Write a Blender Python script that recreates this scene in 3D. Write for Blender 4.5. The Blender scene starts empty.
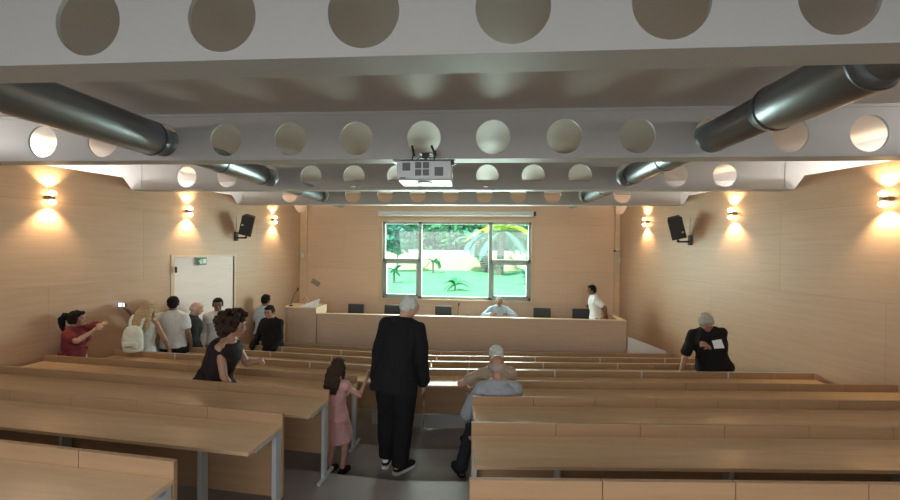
import bpy, bmesh, math, random
from mathutils import Vector, Matrix, noise
random.seed(7)
C = bpy.context.scene
COL = C.collection
R = math.radians
E3 = 3.061                      # eye height above the lowest floor

# ------------------------------------------------------------------ camera
cd = bpy.data.cameras.new('camera'); cam = bpy.data.objects.new('camera', cd); COL.objects.link(cam)
cd.sensor_width = 36; cd.lens = 371.94/900*36; cd.clip_start = .05; cd.clip_end = 400
cam.matrix_world = (Matrix.Translation((0, 0, E3)) @ Matrix.Rotation(.0704, 4, 'Z')
                    @ Matrix.Rotation(math.pi/2-.0076, 4, 'X') @ Matrix.Rotation(.0106, 4, 'Z'))
C.camera = cam
C.view_settings.view_transform = 'Standard'; C.view_settings.look = 'None'
C.view_settings.gamma = 1; C.view_settings.use_curve_mapping = False
C.view_settings.exposure = 1.0
C.cycles.use_denoising = True
C.cycles.max_bounces = 8; C.cycles.diffuse_bounces = 5
C.cycles.sample_clamp_indirect = 6

# ------------------------------------------------------------------ sky, sun, daylight, rear fill
w = bpy.data.worlds.new('world'); C.world = w; w.use_nodes = True
wn = w.node_tree; bg = wn.nodes['Background']
sky = wn.nodes.new('ShaderNodeTexSky'); sky.sky_type = 'HOSEK_WILKIE'; sky.turbidity = 3
sky.sun_direction = Vector((-.35, -.55, .76)).normalized()
mixn = wn.nodes.new('ShaderNodeMixRGB'); mixn.inputs[0].default_value = .6
mixn.inputs[2].default_value = (.75, .9, 1, 1)
wn.links.new(sky.outputs[0], mixn.inputs[1]); wn.links.new(mixn.outputs[0], bg.inputs[0])
bg.inputs[1].default_value = 1.0
sl = bpy.data.lights.new('sun', 'SUN'); sl.energy = 4.6; sl.angle = .01; sl.color = (1, .95, .85)
so = bpy.data.objects.new('sun', sl); COL.objects.link(so)
so.rotation_euler = Vector((-.35, -.55, .76)).to_track_quat('Z', 'Y').to_euler()

def area(name, loc, look, sx, sy, e, color, portal=False):
    l = bpy.data.lights.new(name, 'AREA'); l.shape = 'RECTANGLE'; l.size = sx; l.size_y = sy
    l.energy = e; l.color = color
    if portal: l.cycles.is_portal = True
    o = bpy.data.objects.new(name, l); COL.objects.link(o); o.location = loc
    o.rotation_euler = (-Vector(look)).to_track_quat('Z', 'Y').to_euler()
    return o
area('window_portal', (-.56, 10.3, E3-.36), (0, -1, 0), 4.1, 2.2, 1, (1, 1, 1), True)
FILL_REAR = 38; DAY_SIDE = 260; DAY_FRONT = 215
area('rear_fill', (-.7, -2.45, E3+.2), (0, 1, -.45), 8, 1.6, FILL_REAR, (1, .96, .93)).data.spread = R(110)  # added fill lamp behind the camera, no known window there
area('front_daylight', (-.56, 10.35, E3-.3), (0, -1, -.25), 4.0, 2.1, DAY_FRONT, (.98, 1, .96))
area('left_daylight', (-8.3, 5.0, E3+1.2), (1, 0, -.1), 10, .35, DAY_SIDE, (1, .98, .95))
area('right_daylight', (7.2, 5.0, E3+1.2), (-1, 0, -.1), 10, .35, DAY_SIDE, (1, .98, .95))

# ------------------------------------------------------------------ materials
def mat(name, col, rough=.6, metal=0, spec=.5, var=0, scale=8, emit=None, estr=0, bump=0, stretch=(1, 1, 1)):
    m = bpy.data.materials.new(name); m.use_nodes = True; nt = m.node_tree
    b = nt.nodes['Principled BSDF']
    b.inputs['Base Color'].default_value = (*col, 1); b.inputs['Roughness'].default_value = rough
    b.inputs['Metallic'].default_value = metal; b.inputs['Specular IOR Level'].default_value = spec
    if var or bump:
        tc = nt.nodes.new('ShaderNodeTexCoord'); mp = nt.nodes.new('ShaderNodeMapping')
        mp.inputs['Scale'].default_value = stretch
        n = nt.nodes.new('ShaderNodeTexNoise'); n.inputs['Scale'].default_value = scale; n.inputs['Detail'].default_value = 4
        nt.links.new(tc.outputs['Object'], mp.inputs[0]); nt.links.new(mp.outputs[0], n.inputs[0])
        if var:
            mx = nt.nodes.new('ShaderNodeMixRGB')
            mx.inputs[1].default_value = (*[c*(1-var) for c in col], 1); mx.inputs[2].default_value = (*[min(1, c*(1+var)) for c in col], 1)
            nt.links.new(n.outputs[0], mx.inputs[0]); nt.links.new(mx.outputs[0], b.inputs['Base Color'])
        if bump:
            bp = nt.nodes.new('ShaderNodeBump'); bp.inputs['Strength'].default_value = bump; bp.inputs['Distance'].default_value = .01
            nt.links.new(n.outputs[0], bp.inputs['Height']); nt.links.new(bp.outputs[0], b.inputs['Normal'])
    if emit: b.inputs['Emission Color'].default_value = (*emit, 1); b.inputs['Emission Strength'].default_value = estr
    return m

def wood(name, c1, c2, rough, stretch, panel=None, spec=.4, streak=(1, 1, 1)):
    """grain streaks; panel=(w, h, axis 'X' or 'Y') adds panel seams and panel to panel tone"""
    m = bpy.data.materials.new(name); m.use_nodes = True; nt = m.node_tree; L = nt.links.new
    b = nt.nodes['Principled BSDF']; b.inputs['Roughness'].default_value = rough
    b.inputs['Specular IOR Level'].default_value = spec
    tc = nt.nodes.new('ShaderNodeTexCoord')
    mp = nt.nodes.new('ShaderNodeMapping'); mp.inputs['Scale'].default_value = stretch
    n = nt.nodes.new('ShaderNodeTexNoise'); n.inputs['Scale'].default_value = 2.2; n.inputs['Detail'].default_value = 6
    n.inputs['Roughness'].default_value = .65; n.inputs['Distortion'].default_value = .3
    L(tc.outputs['Object'], mp.inputs[0]); L(mp.outputs[0], n.inputs[0])
    cr = nt.nodes.new('ShaderNodeValToRGB'); cr.color_ramp.elements[0].position = .32; cr.color_ramp.elements[1].position = .68
    cr.color_ramp.elements[0].color = (*c1, 1); cr.color_ramp.elements[1].color = (*c2, 1)
    L(n.outputs[0], cr.inputs[0]); out = cr.outputs[0]
    if panel:
        sep = nt.nodes.new('ShaderNodeSeparateXYZ'); L(tc.outputs['Object'], sep.inputs[0])
        cmb = nt.nodes.new('ShaderNodeCombineXYZ'); L(sep.outputs[panel[2]], cmb.inputs[0]); L(sep.outputs['Z'], cmb.inputs[1])
        bk = nt.nodes.new('ShaderNodeTexBrick'); bk.inputs['Scale'].default_value = 1
        bk.inputs['Brick Width'].default_value = panel[0]; bk.inputs['Row Height'].default_value = panel[1]
        bk.inputs['Mortar Size'].default_value = .006; bk.offset = .5
        bk.inputs['Color1'].default_value = (.96, .96, .96, 1); bk.inputs['Color2'].default_value = (1.03, 1.025, 1.02, 1)
        bk.inputs['Mortar'].default_value = (.90, .88, .86, 1)
        L(cmb.outputs[0], bk.inputs[0])
        mu = nt.nodes.new('ShaderNodeMixRGB'); mu.blend_type = 'MULTIPLY'; mu.inputs[0].default_value = 1
        L(out, mu.inputs[1]); L(bk.outputs[0], mu.inputs[2]); out = mu.outputs[0]
    L(out, b.inputs['Base Color'])
    return m

M = {}
M['wallwood'] = wood('birch panel', (.545, .350, .228), (.605, .400, .268), .42, (.6, .6, 9), (2.44, 1.22, 'Y'), .5)
M['backwood'] = wood('birch panel back', (.67, .475, .335), (.74, .54, .395), .5, (.5, .5, 14), (2.44, 1.22, 'X'), .4)  # paler than the side walls, glare haze is put into the colour
M['deskwood'] = wood('beech veneer', (.62, .435, .262), (.70, .505, .322), .25, (.8, 9, 9), None, .5)  # lighter than the boards, light on the tops is in the colour
M['boardwood'] = wood('beech board', (.34, .212, .115), (.40, .255, .145), .45, (.8, 9, 9), None, .4)  # darker than the tops, shade on the upright boards is in the colour
M['podwood'] = wood('podium wood', (.55, .41, .31), (.61, .46, .355), .5, (.7, .7, 11), (2.3, 2.0, 'X'), .4)  # paled as well, haze from the window is in the base colour
M['trimwood'] = wood('pale wood trim', (.62, .45, .29), (.68, .51, .34), .4, (1, 1, 3))
M['white'] = mat('white paint', (.72, .71, .69), .6, var=.03, scale=2)
M['ceil'] = mat('ceiling paint', (.56, .52, .49), .55, var=.05, scale=1.2)
M['beam'] = mat('beam paint', (.45, .435, .415), .5, var=.04, scale=3, bump=.03)
M['floor'] = mat('grey vinyl floor', (.28, .25, .24), .35, var=.12, scale=5)
M['steel'] = mat('pale grey steel', (.55, .58, .60), .4, .3)
M['alu_glare'] = mat('aluminium and glare strip', (.55, .55, .53), .35, .6)  # real metal parts, and the desk strips that imitate window glare
M['duct'] = mat('galvanised duct', (.29, .32, .35), .34, .9, var=.12, scale=2.5)
M['ductband'] = mat('duct band', (.16, .17, .18), .4, .8)
M['black'] = mat('black plastic', (.012, .012, .013), .45)
M['dark'] = mat('charcoal plastic', (.03, .032, .036), .5)
M['frame'] = mat('window aluminium', (.34, .42, .39), .45, .2)  # lightened, veiling glare around the window is in the colour
M['paper'] = mat('paper', (.85, .86, .88), .7)
M['brushed'] = mat('brushed sconce', (.25, .22, .18), .45, .6)
M['projwhite'] = mat('projector shell', (.60, .62, .62), .3)
M['ventgrey'] = mat('vent mesh', (.13, .14, .14), .6)
M['green'] = mat('exit sign green', (.02, .20, .10), .5)
M['signwhite'] = mat('sign white', (.85, .9, .88), .5)
M['lampglow'] = mat('lamp glow', (1, .8, .5), .5, emit=(1, .72, .38), estr=14)
M['doorwhite'] = wood('whitewashed door', (.88, .74, .70), (.93, .81, .77), .5, (1, 1, 10))
def skinm(name, c):
    m = mat(name, c, .55, var=.06, scale=20); return m
M['skin_pale'] = skinm('pale skin', (.56, .33, .24))
M['skin_tan'] = skinm('tan skin', (.38, .20, .13))
M['skin_brown'] = skinm('brown skin', (.20, .10, .065))
M['eye'] = mat('eye', (.08, .05, .04), .2)
M['lip'] = mat('lip', (.38, .15, .13), .5)
def cloth(name, c, var=.12): M[name] = mat(name, c, .85, var=var, scale=30, spec=.2)
for n_, c_ in dict(hair_black=(.012, .009, .008), hair_brown=(.04, .022, .014), hair_blond=(.46, .33, .20), hair_grey=(.42, .40, .36),
                   hair_ash=(.34, .29, .25), hair_white=(.55, .60, .54), suit_black=(.010, .010, .012), shirt_white=(.62, .62, .62), shirt_blue=(.42, .52, .62),
                   shirt_greyblue=(.30, .33, .36), shirt_dark=(.035, .04, .045), tee_black=(.012, .011, .012), dress_dark=(.022, .014, .016),
                   dress_pink=(.50, .27, .26), top_red=(.17, .028, .035), skirt_print=(.42, .40, .38), denim=(.10, .13, .20), trouser_dark=(.02, .021, .026),
                   trouser_grey=(.20, .19, .17), shirt_beige=(.42, .34, .26), bag_white=(.66, .68, .60), shoe_black=(.015, .015, .016),
                   sole_white=(.7, .7, .68), polo_white=(.75, .76, .78), navy=(.03, .035, .09)).items(): cloth(n_, c_)

# ------------------------------------------------------------------ mesh builder
class MB:
    def __init__(s): s.v = []; s.f = []
    def add(s, vs, fs):
        o = len(s.v); s.v += [tuple(v) for v in vs]; s.f += [tuple(i+o for i in f) for f in fs]; return s
    def box(s, x0, x1, y0, y1, z0, z1, m=None):
        vs = [Vector((x, y, z)) for z in (z0, z1) for y in (y0, y1) for x in (x0, x1)]
        if m is not None: vs = [m @ v for v in vs]
        return s.add(vs, [(0, 2, 3, 1), (4, 5, 7, 6), (0, 1, 5, 4), (1, 3, 7, 5), (3, 2, 6, 7), (2, 0, 4, 6)])
    def prism(s, pts, d):                 # polygon of 3D points pushed by vector d
        d = Vector(d); n = len(pts); a = [Vector(p) for p in pts]
        return s.add(a+[p+d for p in a], [tuple(range(n))[::-1], tuple(range(n, 2*n))]+[(i, (i+1) % n, n+(i+1) % n, n+i) for i in range(n)])
    def tube(s, pts, rad, n=12, flat=None, cap=True):   # rad: number or list; flat: list of (lateral vector, rx, ry)
        pts = [Vector(p) for p in pts]; k = len(pts)
        if not isinstance(rad, (list, tuple)): rad = [rad]*k
        o = len(s.v); u = None; rings = []
        for i, p in enumerate(pts):
            t = (pts[min(i+1, k-1)]-pts[max(i-1, 0)]).normalized()
            if flat is not None: u = Vector(flat)
            elif u is None: u = Vector((1, 0, 0)) if abs(t.x) < .8 else Vector((0, 1, 0))
            u = (u-t*u.dot(t)).normalized(); v = t.cross(u)
            rx, ry = rad[i] if isinstance(rad[i], (tuple, list)) else (rad[i], rad[i])
            rings.append([p+u*rx*math.cos(a)+v*ry*math.sin(a) for a in [2*math.pi*j/n for j in range(n)]])
        vs = [q for r_ in rings for q in r_]; fs = []
        for i in range(k-1):
            for j in range(n):
                a = i*n+j; b = i*n+(j+1) % n; fs.append((a, b, b+n, a+n))
        if cap: fs += [tuple(range(n))[::-1], tuple(range((k-1)*n, k*n))]
        return s.add(vs, fs)
    def ell(s, c, r, m=None, seg=16, rings=10):
        c = Vector(c); vs = []; fs = []
        if not isinstance(r, (tuple, list)): r = (r, r, r)
        for i in range(1, rings):
            th = math.pi*i/rings
            for j in range(seg):
                a = 2*math.pi*j/seg
                q = Vector((r[0]*math.sin(th)*math.cos(a), r[1]*math.sin(th)*math.sin(a), r[2]*math.cos(th)))
                vs.append(c+(m @ q if m is not None else q))
        top = Vector((0, 0, r[2])); 
        vs += [c+(m @ top if m is not None else top), c-(m @ top if m is not None else top)]
        T = len(vs)-2; B = T+1
        for i in range(rings-2):
            for j in range(seg):
                a = i*seg+j; b = i*seg+(j+1) % seg; fs.append((a, a+seg, b+seg, b))
        for j in range(seg):
            fs.append((T, j, (j+1) % seg)); q = (rings-2)*seg; fs.append((B, q+(j+1) % seg, q+j))
        return s.add(vs, fs)
    def cap(s, a, b, ra, rb, n=12):       # tapered capsule
        a = Vector(a); b = Vector(b); t = (b-a).normalized()
        return s.tube([a-t*ra*.95, a-t*ra*.7, a-t*ra*.3, a, b, b+t*rb*.3, b+t*rb*.7, b+t*rb*.95], [ra*.25, ra*.72, ra*.96, ra, rb, rb*.96, rb*.72, rb*.25], n)
    def mesh(s, name):
        me = bpy.data.meshes.new(name); me.from_pydata(s.v, [], s.f)
        bm = bmesh.new(); bm.from_mesh(me); bmesh.ops.recalc_face_normals(bm, faces=bm.faces); bm.to_mesh(me); bm.free()
        return me
    def build(s, name, m, parent=None, smooth=False, bevel=0, loc=None):
        me = s.mesh(name); me.materials.append(m)
        if smooth: me.polygons.foreach_set('use_smooth', [True]*len(me.polygons))
        o = bpy.data.objects.new(name, me); COL.objects.link(o)
        if parent is not None: o.parent = parent
        if bevel:
            b = o.modifiers.new('b', 'BEVEL'); b.width = bevel; b.segments = 2; b.limit_method = 'ANGLE'
        return o
    def skin(s, name, m, parent, voxel, noise_amp=0, noise_scale=9, smooth_it=3, seed=0, aniso=(1, 1, 1), disp2=0):
        """fuse all the solids into one continuous surface"""
        me = s.mesh(name); o = bpy.data.objects.new(name, me); COL.objects.link(o)
        r = o.modifiers.new('r', 'REMESH'); r.mode = 'VOXEL'; r.voxel_size = voxel; r.adaptivity = 0
        if smooth_it:
            q = o.modifiers.new('s', 'SMOOTH'); q.factor = .5; q.iterations = smooth_it
        dg = bpy.context.evaluated_depsgraph_get()
        ev = o.evaluated_get(dg); nm = bpy.data.meshes.new_from_object(ev)
        o.modifiers.clear(); o.data = nm; bpy.data.meshes.remove(me); nm.name = name
        if noise_amp:
            sd = Vector((seed*3.1, seed*1.7, seed*.9)); nv = [v.normal.copy() for v in nm.vertices]
            for v, nn in zip(nm.vertices, nv):
                q = Vector((v.co.x*aniso[0], v.co.y*aniso[1], v.co.z*aniso[2]))*noise_scale+sd
                v.co += nn*noise.noise(q)*noise_amp
                if disp2: v.co += nn*noise.noise(q*3.3)*disp2
        nm.materials.clear(); nm.materials.append(m)
        nm.polygons.foreach_set('use_smooth', [True]*len(nm.polygons))
        o.parent = parent
        return o

def tag(o, label, cat, group=None):
    o['label'] = label; o['category'] = cat
    if group: o['group'] = group
    return o
def thing(name, label, cat, loc=(0, 0, 0), rz=0, group=None):
    o = bpy.data.objects.new(name, None); COL.objects.link(o); o.empty_display_size = .1
    o.location = loc; o.rotation_euler = (0, 0, rz); return tag(o, label, cat, group)
def struct(o): o['kind'] = 'structure'; return o

# ------------------------------------------------------------------ measures of the hall (metres, camera over the origin)
AX = -.72
def row_y(i): return (1.70 if i == 0 else 1.74+.87*i)
def line_y(i, x): return row_y(i)+(.085*(AX-x) if x < AX else .07*(x-AX))
def top_z(i): return E3-(1.253+.184*i)*.87            # top of the back board of desk row i
def floor_z(i): return top_z(min(i, 7))-.85
WL = lambda y: -(7.17-.2255*y)                         # left wall line
WR = lambda y: 6.124-.2344*y                           # right wall line
YB = 10.08                                             # back wall
HC = E3+1.42; HB = E3+.915                             # ceiling, beam soffit
BEAMS = [(2.4693+2.8887*i)*.72 for i in range(4)]
BW = .186

# floor: stepped tiers in a shallow V
f = MB()
YE = YB+.1
xs = [-9.2, AX, 8.2]
def tier_edge(i): return [(x, line_y(i, x)+.05) for x in xs]
for i in range(-5, 8):
    z = floor_z(i)
    near = tier_edge(i-1) if i > -5 else [(x, -2.8) for x in xs]
    far = tier_edge(i) if i < 7 else [(x, YE+.1) for x in xs]
    vs = [(x, y, z) for x, y in near]+[(x, y, z) for x, y in far]
    f.add(vs, [(0, 1, 4, 3), (1, 2, 5, 4)])
    if i < 7:
        z2 = floor_z(i+1)
        vs = [(x, y, z) for x, y in far]+[(x, y, z2) for x, y in far]
        f.add(vs, [(0, 1, 4, 3), (1, 2, 5, 4)])
struct(f.build('floor', M['floor']))

# side walls: wood panelling notched for the beams
def side_wall(name, fx, sgn, y0, y1, door=None):
    pts = [(y0, -1), ]
    top = E3+1.10; low = HB+.004
    p = []
    p.append((y0, -.1)); p.append((y0, top))
    for yb in BEAMS:
        sk = 0
        a, b = yb-.02, yb+BW+.02
        p += [(a-.13, top), (a, low), (b, low), (b+.13, top)]
    p.append((y1-.3, top)); p.append((y1-.12, low)); p.append((y1, low)); 
    if door:
        p += [(y1, -.1), (door[1], -.1), (door[1], door[2]), (door[0], door[2]), (door[0], -.1)]
    else: p.append((y1, -.1))
    m = MB(); m.prism([(fx(y), y, z) for y, z in p], (sgn*.07, 0, 0))
    return struct(m.build(name, M['wallwood']))
DOOR = (6.62, 7.93, E3-.25)
side_wall('wall_left', WL, -1, -2.6, YB, DOOR)
side_wall('wall_right', WR, 1, -2.6, YB)
# back wall with the window opening
WX0, WX1, WZ0, WZ1 = -2.575, 1.468, E3-1.425, E3+.695
m = MB()
for a, b, c, d in [(-6.8, WX0, -.1, HC+.1), (WX1, 6.2, -.1, HC+.1), (WX0, WX1, -.1, WZ0), (WX0, WX1, WZ1, HC+.1)]: m.box(a, b, YB, YB+.28, c, d)
struct(m.build('wall_back', M['backwood']))
# rear wall behind the camera, with an unseen opening added to let in sky light
m = MB()
for a, b, c, d in [(-9.2, -5.2, 0, HC+.1), (3.8, 8.2, 0, HC+.1), (-5.2, 3.8, 0, E3-.8), (-5.2, 3.8, E3+1.2, HC+.1)]: m.box(a, b, -2.8, -2.6, c, d)
struct(m.build('wall_rear', M['white']))
# outer walls beyond the panelling, with clerestory strips, and the shelves between
for nm, xo, s, fx in (('wall_left_outer', -8.4, -1, WL), ('wall_right_outer', 7.3, 1, WR)):
    m = MB(); x0, x1 = sorted((xo, xo+s*.2))
    m.box(x0, x1, -2.8, YB+.28, -.1, E3+1.02); m.box(x0, x1, -2.8, YB+.28, E3+1.36, HC+.1)
    for k in range(7): m.box(x0, x1, -2.6+k*2.05, -2.4+k*2.05, E3+1.0, E3+1.4)
    struct(m.build(nm, M['white']))
    m = MB(); m.prism([(fx(-2.6)+s*.07, -2.6, E3+.88), (fx(YB)+s*.07, YB, E3+.88), (xo, YB, E3+.88), (xo, -2.6, E3+.88)], (0, 0, .015))
    struct(m.build('trim_shelf', M['white']))
m = MB(); m.box(-8.6, 7.5, -4.4, YB+.28, HC, HC+.25)  # runs past the rear wall, unseen overhang added to block the sun
struct(m.build('ceiling', M['ceil']))
# corner trims, pale wood uprights where the back wall meets the sides
for k, (x0, x1) in enumerate(((WL(YB)+.0, WL(YB)+.20), (WR(YB)-.13, WR(YB)))):
    m = MB(); m.box(x0, x1, YB-.05, YB, .0, HB+.3); struct(m.build('trim_%d' % (k+1), M['trimwood'], bevel=.004))

# window
m = MB(); F = .075; yf0, yf1 = YB+.02, YB+.09
m.box(WX0, WX1, yf0, yf1, WZ0, WZ0+F); m.box(WX0, WX1, yf0, yf1, WZ1-F, WZ1)
m.box(WX0, WX0+F, yf0, yf1, WZ0, WZ1); m.box(WX1-F, WX1, yf0, yf1, WZ0, WZ1)
ML, MR = -1.535, .385; TZ = E3-.375
for x in (ML, MR): m.box(x-.05, x+.05, yf0, yf1, WZ0, WZ1)
m.box(WX0, ML, yf0, yf1, TZ-.05, TZ+.05); m.box(MR, WX1, yf0, yf1, TZ-.05, TZ+.05)
for a, b in ((WX0+F, ML-.05), (MR+.05, WX1-F)):
    m.box(a, a+.05, yf0-.02, yf1-.02, WZ0+F, TZ-.05); m.box(b-.05, b, yf0-.02, yf1-.02, WZ0+F, TZ-.05)
    m.box(a, b, yf0-.02, yf1-.02, WZ0+F, WZ0+F+.05)
    m.box(a, b, yf0-.02, yf1-.02, TZ-.09, TZ-.045)
win = struct(m.build('window_1', M['frame'], bevel=.006))
gm = bpy.data.materials.new('window glass'); gm.use_nodes = True; nt = gm.node_tree; nt.nodes.clear()
o_ = nt.nodes.new('ShaderNodeOutputMaterial'); tr = nt.nodes.new('ShaderNodeBsdfTransparent'); gl = nt.nodes.new('ShaderNodeBsdfGlossy')
tr.inputs[0].default_value = (.90, 1, .97, 1); gl.inputs['Roughness'].default_value = .02
mx = nt.nodes.new('ShaderNodeMixShader'); mx.inputs[0].default_value = .05
nt.links.new(tr.outputs[0], mx.inputs[1]); nt.links.new(gl.outputs[0], mx.inputs[2]); nt.links.new(mx.outputs[0], o_.inputs[0])
for a, b, c, d in ((WX0+F, ML-.05, TZ+.05, WZ1-F), (WX0+F, ML-.05, WZ0+F, TZ-.05), (ML+.05, MR-.05, WZ0+F, WZ1-F), (MR+.05, WX1-F, TZ+.05, WZ1-F), (MR+.05, WX1-F, WZ0+F, TZ-.05)):
    m = MB(); m.box(a, b, YB+.052, YB+.058, c, d); m.build('window_pane', gm, win)
m = MB(); m.box(WX0-.08, WX1+.08, YB-.05, YB, WZ0-.045, WZ0); m.box(WX0-.08, WX0, YB-.02, YB, WZ0, WZ1+.08); m.box(WX1, WX1+.08, YB-.02, YB, WZ0, WZ1+.08); m.box(WX0, WX1, YB-.02, YB, WZ1, WZ1+.08)
m.build('window_frame', M['trimwood'], win)

# doorway on the left wall with the pale door leaf standing behind it
dm = MB()
y0, y1, zt = DOOR
m = MB()
def onl(y, z, off=0): return (WL(y)+off, y, z)
for a, b, c, d in ((y0-.06, y0, 0, zt+.05), (y1, y1+.04, 0, zt+.05), (y0, y1, zt, zt+.04)):
    m.prism([onl(a, c, .012), onl(b, c, .012), onl(b, d, .012), onl(a, d, .012)], (-.1, 0, 0))
dr = struct(m.build('door_1', M['trimwood']))
for k, (a, b) in enumerate(((y0, y1+.03),)):
    m = MB(); m.prism([onl(a+.004, .9, -.015), onl(b-.004, .9, -.015), onl(b-.004, zt-.004, -.015), onl(a+.004, zt-.004, -.015)], (-.04, 0, 0)); m.v = [(x, y, .06 if abs(z-.9) < .001 else z) for x, y, z in m.v]
    m.build('door_leaf', M['doorwhite'], dr)
m = MB(); m.cap((WL(y0)-.01, y0+.03, E3-1.05), (WL(y0)+.03, y0+.03, E3-1.05), .012, .012); m.cap((WL(y0)+.05, y0-.01, E3-.52), (WL(y0)+.05, y0-.01, E3-.44), .02, .02)
m.build('door_handle', M['dark'], dr, True)
# exit sign
t = thing('exit_sign', 'small green emergency exit sign at the top of the pale doorway', 'sign', onl(7.15, zt-.085, .03))
ang = math.atan2(.2255, 1)
m = MB(); mt_ = Matrix.Rotation(-ang, 4, 'Z') @ Matrix.Diagonal((1, .62, .68, 1))
m.box(-.01, .012, -.16, .14, -.11, .11, mt_); m.build('sign_plate', M['green'], t)
m = MB()
m.box(.013, .016, -.005, .03, -.07, .07, mt_)                       # doorway
m.box(.013, .016, .04, .12, -.07, .07, mt_); m.box(.013, .016, -.13, -.09, -.015, .015, mt_)
m.ell(mt_ @ Vector((.014, -.055, .05)), (.004, .014, .016)); m.box(.013, .016, -.075, -.04, -.03, .03, mt_); m.box(.013, .016, -.09, -.06, -.075, -.025, mt_); m.box(.013, .016, -.05, -.025, -.075, -.025, mt_)
m.build('running_figure', M['signwhite'], t)

# ------------------------------------------------------------------ beams
HX = -.7767*.72; HS = .72; HR = .177; HZ = E3+.9615+HR
def beam(i, yb, label, x0, x1, nmax, seams):
    t = thing('perforated_beam', label, 'beam', (0, yb, HC), 0, None)
    bm = bmesh.new()
    # web as a grid of cells, each with a round hole
    cells = []
    n0, n1 = -nmax, nmax
    zc = HZ-HC; zb = HB-HC; zt_ = 0.0; N = 48; th = .02
    def P(x, y, z): return bm.verts.new((x, y, z))
    def cell(cx):
        for y in (0, th):
            ring = []; outer = []
            for k in range(N):
                a = 2*math.pi*(k+.5)/N; c_, s_ = math.cos(a), math.sin(a)
                ring.append((cx+HR*c_, zc+HR*s_))
                sc = min((HS/2)/abs(c_) if abs(c_) > 1e-6 else 9, ((zt_-zc) if s_ > 0 else (zc-zb))/abs(s_) if abs(s_) > 1e-6 else 9)
                outer.append((cx+sc*c_, zc+sc*s_))
            vr = [P(a, y, b) for a, b in ring]; vo = [P(a, y, b) for a, b in outer]
            for k in range(N):
                k2 = (k+1) % N
                fs = [vr[k], vo[k], vo[k2], vr[k2]]
                bm.faces.new(fs if y else fs[::-1])
            # corners
            for sx in (-1, 1):
                for zz in (zb, zt_):
                    best = sorted(range(N), key=lambda k: (outer[k][0]-(cx+sx*HS/2))**2+(outer[k][1]-zz)**2)[:2]
                    cv = P(cx+sx*HS/2, y, zz); fs = [vo[best[0]], vo[best[1]], cv]
                    try: bm.faces.new(fs)
                    except Exception: pass
            if y == 0: r0 = vr
            else:
                for k in range(N): bm.faces.new([r0[k], r0[(k+1) % N], vr[(k+1) % N], vr[k]])
    for n in range(n0, n1+1): cell(HX+HS*n)
    xa = HX+HS*(n0-.5); xb = HX+HS*(n1+.5)
    bmesh.ops.recalc_face_normals(bm, faces=bm.faces)
    me = bpy.data.meshes.new('web'); bm.to_mesh(me); bm.free(); me.materials.append(M['beam'])
    o = bpy.data.objects.new('web', me); COL.objects.link(o); o.parent = t
    m = MB()
    if x0 < xa: m.box(x0, xa, 0, th, zb, 0)
    if xb < x1: m.box(xb, x1, 0, th, zb, 0)
    for x in seams: m.box(x-.006, x+.006, -.004, 0, zb, 0)
    m.build('end_plate', M['beam'], t)
    m = MB(); m.box(x0, x1, -.012, BW, zb, zb+.014); m.build('bottom_flange', M['beam'], t, bevel=.003)
    m = MB(); m.box(x0, x1, -.01, BW, -.03, 0); m.build('top_flange', M['beam'], t)
    return t
beam(0, BEAMS[0], 'nearest white perforated ceiling beam, its large round holes cut by the top edge', -7.6, 6.6, 8, (-6.6, 5.6))
beam(1, BEAMS[1], 'second white ceiling beam with a full row of round holes, just before the projector', -7.6, 6.6, 7, (-6.35, 5.25))
beam(2, BEAMS[2], 'third white ceiling beam, directly behind the hanging projector', -7.6, 6.6, 6, (-5.68, 4.62))
beam(3, BEAMS[3], 'farthest thin white perforated beam nearest the window wall', -7.6, 6.6, 5, (-5.25, 4.2))

# ventilation ducts threading the holes
def duct(label, n, big0, big1):
    x = HX+HS*n; t = thing('ventilation_duct', label, 'duct', (x, 0, HZ-.02))
    r = .150; rs = .180
    m = MB(); m.tube([(0, .2, 0), (0, 9.2, 0)], r, 32, flat=(1, 0, 0)); m.build('pipe', M['duct'], t, True)
    m = MB(); m.tube([(0, big0-.06, 0), (0, big0, 0), (0, big1-.1, 0), (0, big1, 0)], [r, rs, rs, r], 32, flat=(1, 0, 0)); m.build('sleeve', M['duct'], t, True)
    for y in (big0, big1-.1, 4.75, 5.7, 6.9, 7.85):
        rr = rs+.004 if y < big1 else r+.005
        m = MB(); m.tube([(0, y-.012, 0), (0, y+.012, 0)], rr, 32, flat=(1, 0, 0)); m.build('joint_band', M['ductband'], t, True)
    return t
duct('long dark round metal duct running through the beams on the left', -4, 1.2, 3.80)
duct('long shiny round metal duct running through the beams on the right', 4, 2.34, 3.18)

# ------------------------------------------------------------------ projector
t = thing('ceiling_projector', 'white and grey projector hung under the ceiling beams in the middle', 'projector', (-.51, 3.55, E3+.735), R(1))
m = MB(); m.prism([(-.262, 0, .095), (.262, 0, .095), (.262, 0, -.085), (-.262, 0, -.085)], (0, .30, 0)); m.build('body', M['projwhite'], t, bevel=.012)
for cx, cz, s_ in ((-.17, .035, .038), (-.055, .05, .030), (.02, .05, .030), (-.055, -.02, .030), (.02, -.02, .030), (.145, -.01, .042)):
    m = MB(); m.box(cx-s_, cx+s_, -.004, .002, cz-s_, cz+s_)
    m.build('vent_grille', M['ventgrey'], t, bevel=.003)
m = MB(); m.box(-.235, -.175, -.006, 0, -.078, -.068); m.build('status_panel', M['black'], t)
m = MB(); m.box(-.25, .26, .0, .33, -.098, -.085); m.tube([(0, .12, -.108), (0, .12, -.096)], .075, 20, flat=(1, 0, 0)); m.build('lower_shell', mat('glossy white shell', (.42, .47, .44), .25), t, bevel=.004)
m = MB(); m.box(-.30, .30, .0, .03, .098, .106); m.box(-.30, .30, .18, .21, .098, .106); m.box(.26, .29, -.01, .03, .05, .1)
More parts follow.
